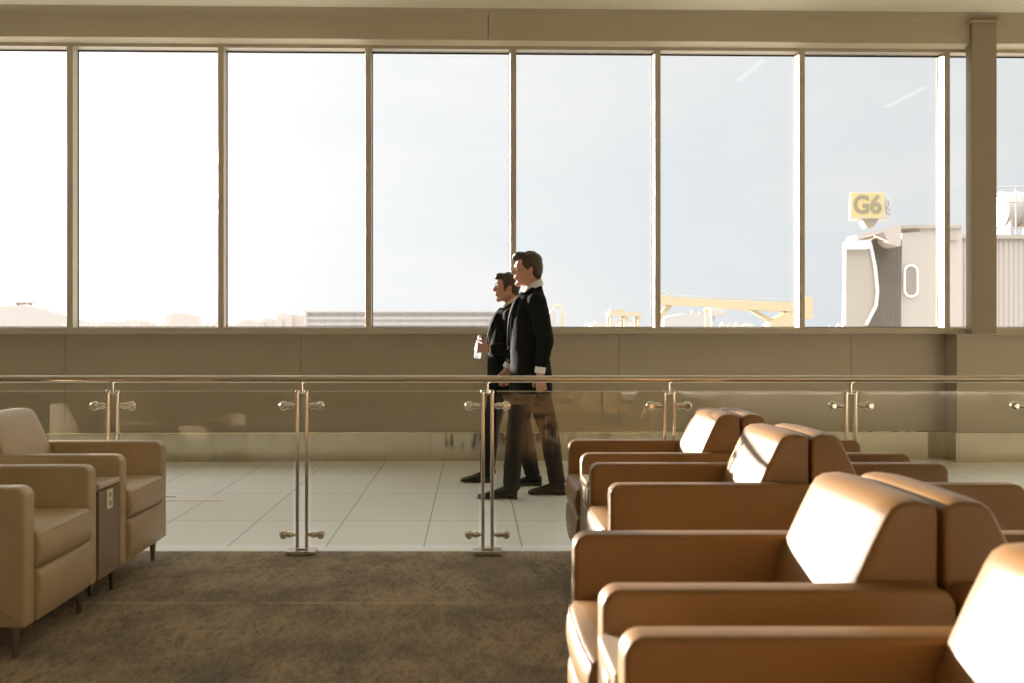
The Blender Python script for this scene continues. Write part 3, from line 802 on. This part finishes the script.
# boarding bridge
Yb = 34.0
br = empty('boarding_bridge', (0, 0, 0)); tag(br, 'pale boarding bridge with pleated hood seen through the right windows', 'boarding bridge')
bm = BM()
wprism(bm, [(902, 233), (920, 232), (920, 226), (962, 226), (962, 360), (900, 360)], Yb + .5, 4.0)
obj('cab_wall', bm, M['bridge'], br, ang=30)
bm = BM(); n = 44   # pleated flank between hood and cab
for side in (0,):
    top = []; bot = []
    for i in range(n + 1):
        f = i / n; u = 871 + (901 - 871) * f; dy = .10 * (i % 2)
        top.append(bm.verts.new(P(u, 240 - 5 * math.sin(PI * f), Yb - .1 + dy + .5 * f))); bot.append(bm.verts.new(P(u - 8 * (1 - f), 345, Yb - .1 + dy + .5 * f)))
    tb = [bm.verts.new(v.co + Vector((0, .55, 0))) for v in top]; bb = [bm.verts.new(v.co + Vector((0, .55, 0))) for v in bot]
    bm.faces.new((top[0], bot[0], bb[0], tb[0])); bm.faces.new((top[-1], tb[-1], bb[-1], bot[-1]))
    for i in range(n):
        bm.faces.new((top[i], top[i + 1], bot[i + 1], bot[i])); bm.faces.new((tb[i], bb[i], bb[i + 1], tb[i + 1])); bm.faces.new((top[i], tb[i], tb[i + 1], top[i + 1]))
obj('bellows', bm, M['bridge_d'], br, smooth=False)
bm = BM(); wprism(bm, [(845, 246), (870, 247), (875, 268), (877, 290), (875.5, 306), (866, 325), (860, 345), (839, 345), (844, 325), (846, 300)], Yb - .6, .25)
obj('hood_curtain', bm, M['bridge_d'], br, ang=30)
bm = BM()
path = [(844.5, 345 - 20), (844, 300), (845, 244), (870.5, 244), (875, 266), (877.5, 290), (876, 306), (866, 325)]
tube(bm, [P(u, v, Yb - .68) for u, v in path], .055, 8); wbox(bm, 846, 870, 241, 249, Yb - .8, .3, bev=.05)
obj('hood_rim', bm, M['bridge_w'], br)
bm = BM(); wprism(bm, [(856, 235), (901, 224), (901, 246), (895, 246), (888, 242), (884, 232), (858, 239)], Yb - .7, .9); obj('roof_canopy', bm, M['bridge'], br, ang=20)
bm = BM()
wprism(bm, [(911 + 5.5 * math.cos(a) , 281 + (9 if math.sin(a) >= 0 else -9) * (1) + 5.5 * math.sin(a)) for a in [2 * PI * k / 24 for k in range(24)]], Yb + .42, .12)
w = obj('window', bm, M['bridge_win'], br)
bm = BM(); pts = [(911 + 6.6 * math.cos(a), 281 + (9 if math.sin(a) >= 0 else -9) + 6.6 * math.sin(a)) for a in [2 * PI * k / 24 for k in list(range(24)) + [0]]]
tube(bm, [P(u, v, Yb + .44) for u, v in pts], .04, 6); obj('window_rim', bm, M['bridge_w'], w)
bm = BM(); wbox(bm, 962, 1090, 237, 360, Yb + 1.6, 3.0)
for i in range(24):
    u = 964 + i * 5; a_ = P(u, 240, Yb + 1.6); box(bm, a_.x, a_.x + .08, Yb + 1.57, Yb + 1.62, 1.6 - .9, a_.z)
obj('tunnel', bm, M['bridge'], br, smooth=False)
bm = BM(); wbox(bm, 962, 1090, 234.5, 238.5, Yb + 1.45, 3.3); wbox(bm, 901, 962, 225, 228, Yb + .4, 4.2); obj('roof_edge', bm, M['bridge_d'], br, smooth=False)
bm = BM()
for u in (890, 1040):
    a_ = P(u, 340, Yb + 2.5); tube(bm, [(a_.x, Yb + 2.5, GZ), (a_.x, Yb + 2.5, .9)], .35, 16)
obj('support_column', bm, M['bridge_d'], br)
bm = BM()
for i in range(5):
    q = P(955 + i * 2.2, 318, Yb); 
wbox(bm, 939, 958, 238, 240, Yb + .4, .1)
obj('drip_rail', bm, M['bridge_d'], br)

# gate sign on the hood roof
gs = empty('gate_sign', P(872, 226, Yb + .6)); tag(gs, 'yellow G6 gate sign box on top of the boarding bridge hood', 'sign')
Ys = Yb + .2
def rel(o, par):
    o.parent = par; o.matrix_parent_inverse = Matrix.Translation(-par.location); return o
f0 = P(850, 192.5, Ys); f1 = P(884, 218, Ys); s1 = P(895, 194.5, Ys + .55)
bm = BM(); pr = [(f0.x, Ys), (f1.x, Ys - .02), (s1.x + .03, Ys + .95), (f0.x + .34, Ys + .97)]
prism(bm, pr, f1.z, f0.z, .02, 2, plane='xy'); rel(obj('sign_box', bm, M['sign_g'], ang=20), gs)
bm = BM(); box(bm, f0.x + .012, f1.x - .015, Ys - .03, Ys - .008, f1.z + .012, f0.z - .012); rel(obj('sign_face', bm, M['sign_y'], smooth=False), gs)
bm = BM(); a_ = P(872, 218, Ys + .4)
prism(bm, [(P(864, 218, Ys).x, a_.z), (P(883, 218, Ys).x, a_.z), (P(876, 226, Ys).x, P(0, 227, Ys).z), (P(870, 226, Ys).x, P(0, 227, Ys).z)], Ys + .25, Ys + .7); rel(obj('bracket', bm, M['bridge_d'], smooth=False), gs)
def text(body, size, loc, rot, mat, parent, name):
    cu = bpy.data.curves.new(name, 'FONT'); cu.body = body; cu.size = size; cu.extrude = .012; cu.offset = size * .03; cu.align_x = 'CENTER'; cu.align_y = 'CENTER'
    o = bpy.data.objects.new(name + '_curve', cu); C.objects.link(o); bpy.context.view_layer.update()
    me = bpy.data.meshes.new_from_object(o.evaluated_get(bpy.context.evaluated_depsgraph_get()))
    bpy.data.objects.remove(o)
    me.materials.append(mat); o = bpy.data.objects.new(name, me); C.objects.link(o)
    me.transform(Matrix.Translation(loc) @ rot @ Matrix.Diagonal((.92, 1, 1, 1)))
    return rel(o, parent)
text('G6', .86, ((f0.x + f1.x) / 2, Ys - .034, (f0.z + f1.z) / 2 - .01), Matrix.Rotation(PI / 2, 4, 'X'), M['sign_t'], gs, 'lettering')
dirv = Vector((s1.x + .03 - f1.x, .97, 0)); ang = math.atan2(dirv.y, dirv.x)
mid = Vector((f1.x, Ys - .02, 0)) + dirv * .5
text('G6', .74, (mid.x + .025 * math.sin(ang), mid.y - .025 * math.cos(ang), (f0.z + f1.z) / 2), Matrix.Rotation(ang, 4, 'Z') @ Matrix.Rotation(PI / 2, 4, 'X'), M['far_b'], gs, 'side_lettering')

# tank and its guard rail on the tunnel roof
tk = empty('storage_tank', (0, 0, 0)); tag(tk, 'white rounded tank on the boarding bridge roof beyond the column', 'tank')
Yt = Yb + 2.6; c0 = P(1018, 210, Yt); z0 = P(0, 234.5, Yb + 1.45).z + .002
bm = BM(); lathe(bm, [(0, -.72), (.45, -.70), (.60, -.62), (.64, -.4), (.64, .4), (.60, .62), (.45, .70), (0, .72)], c0, (1, 0, 0), 28); obj('vessel', bm, M['tank'], tk)
bm = BM()
for dx in (-.66, -.1, .66): tube(bm, [c0 + Vector((dx, 0, 0)) + Vector((0, math.cos(a) * .655, math.sin(a) * .655)) for a in [2 * PI * k / 24 for k in range(25)]], .022, 6)
obj('band', bm, M['steel_far'], tk)
bm = BM()
for dx in (-.5, .5): box(bm, c0.x + dx - .05, c0.x + dx + .05, Yt - .5, Yt + .5, z0, c0.z - .35)
obj('cradle', bm, M['steel_far'], tk)
gr = empty('guard_rail', (0, 0, 0)); tag(gr, 'thin metal guard rail around the rooftop tank beyond the column', 'guard rail')
bm = BM(); q = [P(u, 0, Yt - .9).x for u in (992, 1016, 1040, 1064)]; zt = P(0, 187, Yt - .9).z
for x in q: tube(bm, [(x, Yt - .9, z0), (x, Yt - .9, zt)], .03, 8)
obj('upright', bm, M['steel_far'], gr)
bm = BM()
for z in (zt, zt - .55, z0 + .25): tube(bm, [(q[0], Yt - .9, z), (q[-1], Yt - .9, z)], .028, 8)
obj('rail', bm, M['steel_far'], gr)

# yellow crane
Yc = 62.0
cr = empty('crane', P(735, 330, Yc)); cr.location.z = GZ; tag(cr, 'yellow crane with long lowered boom outside the sixth window', 'crane')
def crobj(name, bm, m): return rel(obj(name, bm, m, ang=25), cr)
bm = BM(); wprism(bm, [(659, 294.5), (668, 296.5), (700, 298.5), (793, 302.5), (802, 303), (802, 312), (757, 310), (745, 310), (712, 306.5), (678, 305), (659, 305)], Yc, 1.1); crobj('boom', bm, M['yellow'])
bm = BM(); wprism(bm, [(770, 322), (790, 310), (801, 306), (801, 340), (768, 340)], Yc + .05, 1.0); wprism(bm, [(748, 309), (752, 308.6), (775, 320), (771, 323)], Yc + .3, .5); crobj('boom_support', bm, M['yellow'])
bm = BM(); wprism(bm, [(803.5, 299), (806, 297), (811, 297), (813.5, 300), (813, 319), (803, 319)], Yc - .2, 1.4); crobj('counterweight', bm, M['yellow'])
bm = BM(); wprism(bm, [(668, 304), (673, 305), (661, 320), (658, 320), (658, 316)], Yc + .3, .5); crobj('strut', bm, M['yellow'])
bm = BM(); tube(bm, [P(u, v, Yc + .5) for u, v in [(657 + 7 * math.cos(a) + 5, 297 - 5 * math.sin(a)) for a in [PI * (.9 - .9 * k / 8) for k in range(9)]]], .05, 6)
tube(bm, [P(666, 295.6, Yc + .5), P(798, 299.8, Yc + .5)], .035, 6); crobj('cable', bm, M['grey_m'])
bm = BM(); a_ = P(664, 338, Yc); b_ = P(800, 338, Yc); box(bm, a_.x, b_.x, Yc - .6, Yc + 2.2, GZ + .9, GZ + 2.4, .15, 2); box(bm, P(770, 0, Yc).x, b_.x, Yc - .3, Yc + 1.8, GZ + 2.4, P(0, 336, Yc).z); crobj('chassis', bm, M['yellow_d'])
for i in range(4):
    x = a_.x + (b_.x - a_.x) * (.1 + .26 * i)
    bm = BM(); tube(bm, [(x, Yc - .75, GZ + .62), (x, Yc - .25, GZ + .62)], .62, 20); crobj('wheel', bm, M['b_win'])
# grey service truck and mast light behind the crane
Yv = 80.0
tr = empty('service_truck', P(682, 330, Yv)); tr.location.z = GZ; tag(tr, 'hazy grey high-lift truck seen under the yellow crane boom', 'truck')
bm = BM(); wprism(bm, [(664, 318), (670, 316), (676, 315), (684, 313.5), (700, 313), (704, 315), (704, 345), (664, 345)], Yv, 2.4); o_ = rel(obj('box_body', bm, M['far_b'], smooth=False), tr)
bm = BM(); wbox(bm, 692, 695, 310.5, 314, Yv + .5, .6); wbox(bm, 700, 704, 312, 316, Yv + .5, .6); rel(obj('roof_unit', bm, M['far_b'], smooth=False), tr)
bm = BM(); a_ = P(664, 0, Yv); b_ = P(704, 0, Yv); box(bm, a_.x, b_.x, Yv + .2, Yv + 2.2, GZ + .5, P(0, 344, Yv).z); rel(obj('chassis', bm, M['grey_m'], smooth=False), tr)
for f in (.15, .8):
    x = a_.x + (b_.x - a_.x) * f; bm = BM(); tube(bm, [(x, Yv, GZ + .5), (x, Yv + .5, GZ + .5)], .5, 18); rel(obj('wheel', bm, M['b_win']), tr)
si = empty('apron_sign', P(718, 330, 70.0)); si.location.z = GZ; tag(si, 'pale grey box sign on a post under the crane boom', 'sign')
bm = BM(); wbox(bm, 711, 725, 306.5, 316, 70, .8, bev=.05); rel(obj('panel', bm, M['far_b']), si)
bm = BM(); q = P(713, 310, 70.4); tube(bm, [(q.x, 70.4, GZ), (q.x, 70.4, q.z)], .13, 10); rel(obj('post', bm, M['far_b']), si)
bo = empty('bollard_mast', P(706, 330, 66.0)); bo.location.z = GZ; tag(bo, 'short yellow mast with a knob beside the grey truck', 'mast')
bm = BM(); q = P(706.5, 310, 66); tube(bm, [(q.x, 66, GZ), (q.x, 66, q.z)], .12, 10); rel(obj('mast', bm, M['yellow']), bo)
bm = BM(); ell(bm, q, (.18, .18, .2)); rel(obj('lamp', bm, M['yellow']), bo)

# yellow gantries and loading arm left of the crane
def gantry(u0, u1, vt, Y, lab):
    g = empty('gantry', P((u0 + u1) / 2, 330, Y)); g.location.z = GZ; tag(g, lab, 'gantry')
    xs = [P(u, 0, Y).x for u in (u0, (u0 + u1) / 2, u1)]; zt = P(0, vt, Y).z
    for x in xs:
        for dy in (0, 1.6):
            bm = BM(); box(bm, x - .11, x + .11, Y + dy, Y + dy + .22, GZ, zt); rel(obj('leg', bm, M['yellow_d'], smooth=False), g)
    bm = BM(); box(bm, xs[0] - .2, xs[2] + .2, Y - .1, Y + 2, zt - .35, zt); box(bm, xs[0], xs[1], Y + .2, Y + 1.2, zt, zt + .22)
    rel(obj('deck', bm, M['yellow_d'], smooth=False), g)
    bm = BM(); tube(bm, [(xs[0], Y + .1, zt - 1.3), (xs[1], Y + .1, zt - .4)], .07, 6); tube(bm, [(xs[2], Y + .1, zt - 1.3), (xs[1], Y + .1, zt - .4)], .07, 6); rel(obj('brace', bm, M['yellow_d']), g)
gantry(611, 639, 312, 85, 'small ochre gantry frame outside, between the taller man and yellow crane')
la = empty('loading_arm', P(556, 330, 75.0)); la.location.z = GZ; tag(la, 'thin yellow hooked loading arm just right of the taller man', 'loading arm')
bm = BM(); tube(bm, [P(562.5, 360, 75), P(562.5, 309, 75), P(561.5, 306.8, 75), P(560, 306.2, 75), P(555.5, 306.2, 75), P(554.5, 307, 75), P(554, 309, 75)], .09, 8)
q = P(562.5, 360, 75); tube(bm, [(q.x, 75, GZ), q], .1, 8); rel(obj('pipe', bm, M['yellow']), la)
bm = BM(); wprism(bm, [(548, 327), (549, 314), (552, 310), (555, 312), (556, 318), (558, 345), (548, 345)], 75, 2.0); a_ = P(548, 345, 75); b_ = P(558, 345, 75); box(bm, a_.x, b_.x, 75.1, 76.9, GZ, a_.z + .1); rel(obj('tank_body', bm, M['far_b'], smooth=False), la)

# long terminal building far off
Yl = 230.0
lb = empty('terminal_building', P(400, 330, Yl)); lb.location.z = GZ; tag(lb, 'long low pale terminal building on the horizon behind the shorter man', 'building')
bm = BM(); wbox(bm, 306, 545, 311.5, 330, Yl, 30, GZ); rel(obj('wall', bm, M['b_pale'], smooth=False), lb)
bm = BM(); wbox(bm, 304, 547, 310.5, 312.3, Yl - 1, 32); rel(obj('roof_edge', bm, M['b_pale'], smooth=False), lb)
bm = BM(); wbox(bm, 306, 545, 316.5, 319.5, Yl - .4, .6); wbox(bm, 306, 545, 323, 325, Yl - .4, .6); rel(obj('window_band', bm, M['b_band'], smooth=False), lb)
bm = BM()
for i in range(16): wbox(bm, 308 + i * 15, 308.6 + i * 15, 312.5, 330, Yl - .5, .6)
rel(obj('pilaster', bm, M['b_band'], smooth=False), lb)
# skyline: low blocks, each its own thing
blocks = [(166, 171, 316, 'narrow'), (171, 181, 313.8, 'tall stepped'), (181, 190, 315.5, 'flat'), (240, 256, 321.5, 'low'), (262, 275, 319.5, 'small'), (277, 286, 314.5, 'slim'), (286, 304, 315.8, 'broad'), (100, 118, 322.5, 'low distant'),
          (592, 606, 323, 'low'), (120, 140, 321, 'flat distant'), (660, 690, 322, 'pale')]
for i, (u0, u1, v, nm) in enumerate(blocks):
    Y = 300 + 14 * i
    where = 'in the second window' if u0 < 218 else 'in the third window' if u0 < 365 else 'right of the taller man' if u0 < 655 else 'below the crane boom'
    g = empty('distant_building', P((u0 + u1) / 2, 330, Y)); g.location.z = GZ
    tag(g, '%s hazy building on the horizon %s, standing %s from left' % (nm, where, ['fourth', 'fifth', 'sixth', 'seventh', 'eighth', 'ninth', 'tenth', 'first', 'eleventh', 'second', 'twelfth'][i]) if i not in (3, 9) else ('low wide hazy building on the horizon, left part of the third window' if i == 3 else 'flat distant hazy building left of the stepped block'), 'building', 'skyline buildings')
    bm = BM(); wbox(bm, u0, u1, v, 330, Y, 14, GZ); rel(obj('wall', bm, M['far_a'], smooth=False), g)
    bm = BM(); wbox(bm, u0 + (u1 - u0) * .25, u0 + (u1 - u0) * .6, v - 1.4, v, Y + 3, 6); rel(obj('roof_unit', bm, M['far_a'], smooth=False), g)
# tree line
bm = BM()
for i in range(260):
    u = random.uniform(60, 900) if i > 90 else random.uniform(78, 300); Y = random.uniform(470, 560)
    top = random.uniform(321.5, 326) if u < 300 else random.uniform(321, 325)
    c_ = P(u, top, Y); hgt = c_.z - GZ
    ell(bm, (c_.x, Y, GZ + hgt * .5), (random.uniform(2.5, 5), 3, hgt * .5), sub=1)
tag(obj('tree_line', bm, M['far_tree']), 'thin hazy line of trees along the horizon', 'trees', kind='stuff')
# hill on the left with a hut on top
bm = BM(); n = 60; Yh = 900
prof = []
for i in range(n + 1):
    u = -160 + 320 * i / n; v = 326 - 21 * math.exp(-((u - 18) / 58) ** 2) + .6 * math.sin(u * .5)
    q = P(u, v, Yh); prof.append((q.x, q.z))
prof += [(prof[-1][0], GZ), (prof[0][0], GZ)]
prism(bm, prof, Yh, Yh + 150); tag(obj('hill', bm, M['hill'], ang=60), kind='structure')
ht = empty('hilltop_hut', P(23, 306, Yh)); tag(ht, 'small open hut on top of the hazy hill at left edge', 'hut')
bm = BM(); wbox(bm, 14, 31, 301.5, 303, Yh + 20, 14); rel(obj('roof', bm, M['far_a'], smooth=False), ht)
bm = BM()
for u in (15.5, 21, 27): wbox(bm, u, u + 1.6, 303, 309, Yh + 22, 8)
rel(obj('post', bm, M['far_a'], smooth=False), ht)

# ------------------------------------------------------------------ light
phi = math.radians(40); elev = math.radians(6.95)
sd = Vector((-math.sin(phi) * math.cos(elev), math.cos(phi) * math.cos(elev), math.sin(elev)))
sl = bpy.data.lights.new('sun', 'SUN'); sl.energy = 19; sl.angle = math.radians(.9); sl.color = (1, .90, .78)
so = bpy.data.objects.new('sun', sl); C.objects.link(so); so.location = (-20, 30, 10)
so.rotation_euler = sd.to_track_quat('Z', 'Y').to_euler()

wd = bpy.data.worlds.new('sky'); SC.world = wd; wd.use_nodes = True
nt = wd.node_tree; nt.nodes.clear(); L = nt.links.new
out = nt.nodes.new('ShaderNodeOutputWorld'); bg = nt.nodes.new('ShaderNodeBackground'); L(bg.outputs[0], out.inputs[0])
tc = nt.nodes.new('ShaderNodeTexCoord')
def vm(op, a, b=None):
    n = nt.nodes.new('ShaderNodeVectorMath'); n.operation = op; L(a, n.inputs[0])
    if b is not None: n.inputs[1].default_value = b
    return n
def mth(op, a, b=None, clamp=False):
    n = nt.nodes.new('ShaderNodeMath'); n.operation = op; n.use_clamp = clamp
    for i, q in enumerate((a, b)):
        if q is None: continue
        if isinstance(q, (int, float)): n.inputs[i].default_value = q
        else: L(q, n.inputs[i])
    return n.outputs[0]
nrm = vm('NORMALIZE', tc.outputs['Generated'])
dot = mth('MAXIMUM', vm('DOT_PRODUCT', nrm.outputs[0], sd).outputs['Value'], 0)
glow = mth('POWER', dot, 3.2)
halo = mth('POWER', dot, 24)
back = mth('MULTIPLY', vm('DOT_PRODUCT', nrm.outputs[0], (0, -.8, .6)).outputs['Value'], 1.0, True)
cl = nt.nodes.new('ShaderNodeTexNoise'); cl.inputs['Scale'].default_value = 2.2; cl.inputs['Detail'].default_value = 7; cl.inputs['Roughness'].default_value = .6
mp = nt.nodes.new('ShaderNodeMapping'); mp.inputs['Scale'].default_value = (1, 1, 3.2); mp.inputs['Location'].default_value = (.4, .2, .3); L(nrm.outputs[0], mp.inputs[0]); L(mp.outputs[0], cl.inputs['Vector'])
cr_ = nt.nodes.new('ShaderNodeValToRGB'); cr_.color_ramp.elements[0].position = .42; cr_.color_ramp.elements[1].position = .68; L(cl.outputs['Fac'], cr_.inputs[0])
sky = nt.nodes.new('ShaderNodeMix'); sky.data_type = 'RGBA'; L(cr_.outputs[0], sky.inputs[0])
sky.inputs[6].default_value = (.70, .755, .79, 1); sky.inputs[7].default_value = (.80, .81, .815, 1)
def addc(col, fac, c):
    n = nt.nodes.new('ShaderNodeMix'); n.data_type = 'RGBA'; n.blend_type = 'ADD'; n.clamp_factor = False; n.clamp_result = False
    L(fac, n.inputs[0]); L(col, n.inputs[6]); n.inputs[7].default_value = (*c, 1); return n.outputs[2]
c1 = addc(sky.outputs[2], glow, (.44, .39, .34))
c2 = addc(c1, halo, (1.2, 1.0, .75))
sep = nt.nodes.new('ShaderNodeSeparateXYZ'); L(nrm.outputs[0], sep.inputs[0])
high = nt.nodes.new('ShaderNodeMapRange'); high.interpolation_type = 'SMOOTHSTEP'; L(sep.outputs[2], high.inputs[0])
high.inputs[1].default_value = .36; high.inputs[2].default_value = .75
c2b = addc(c2, high.outputs[0], (3.8, 3.75, 3.7))  # extra overhead sky brightness, out of view, added to fill the interior
c3 = addc(c2b, back, (.2, .19, .18))  # extra sky brightness behind the camera, added to lift outdoor fronts
L(c3, bg.inputs[0]); bg.inputs[1].default_value = 1.0

# ------------------------------------------------------------------ view
SC.view_settings.view_transform = 'Standard'; SC.view_settings.look = 'None'
SC.view_settings.exposure = 0.0; SC.view_settings.gamma = 1.0; SC.view_settings.use_curve_mapping = False
cy = SC.cycles
cy.max_bounces = 12; cy.diffuse_bounces = 6; cy.glossy_bounces = 5; cy.transparent_max_bounces = 16; cy.transmission_bounces = 6
cy.sample_clamp_indirect = 8; cy.use_denoising = True
cy.caustics_reflective = True; cy.caustics_refractive = False
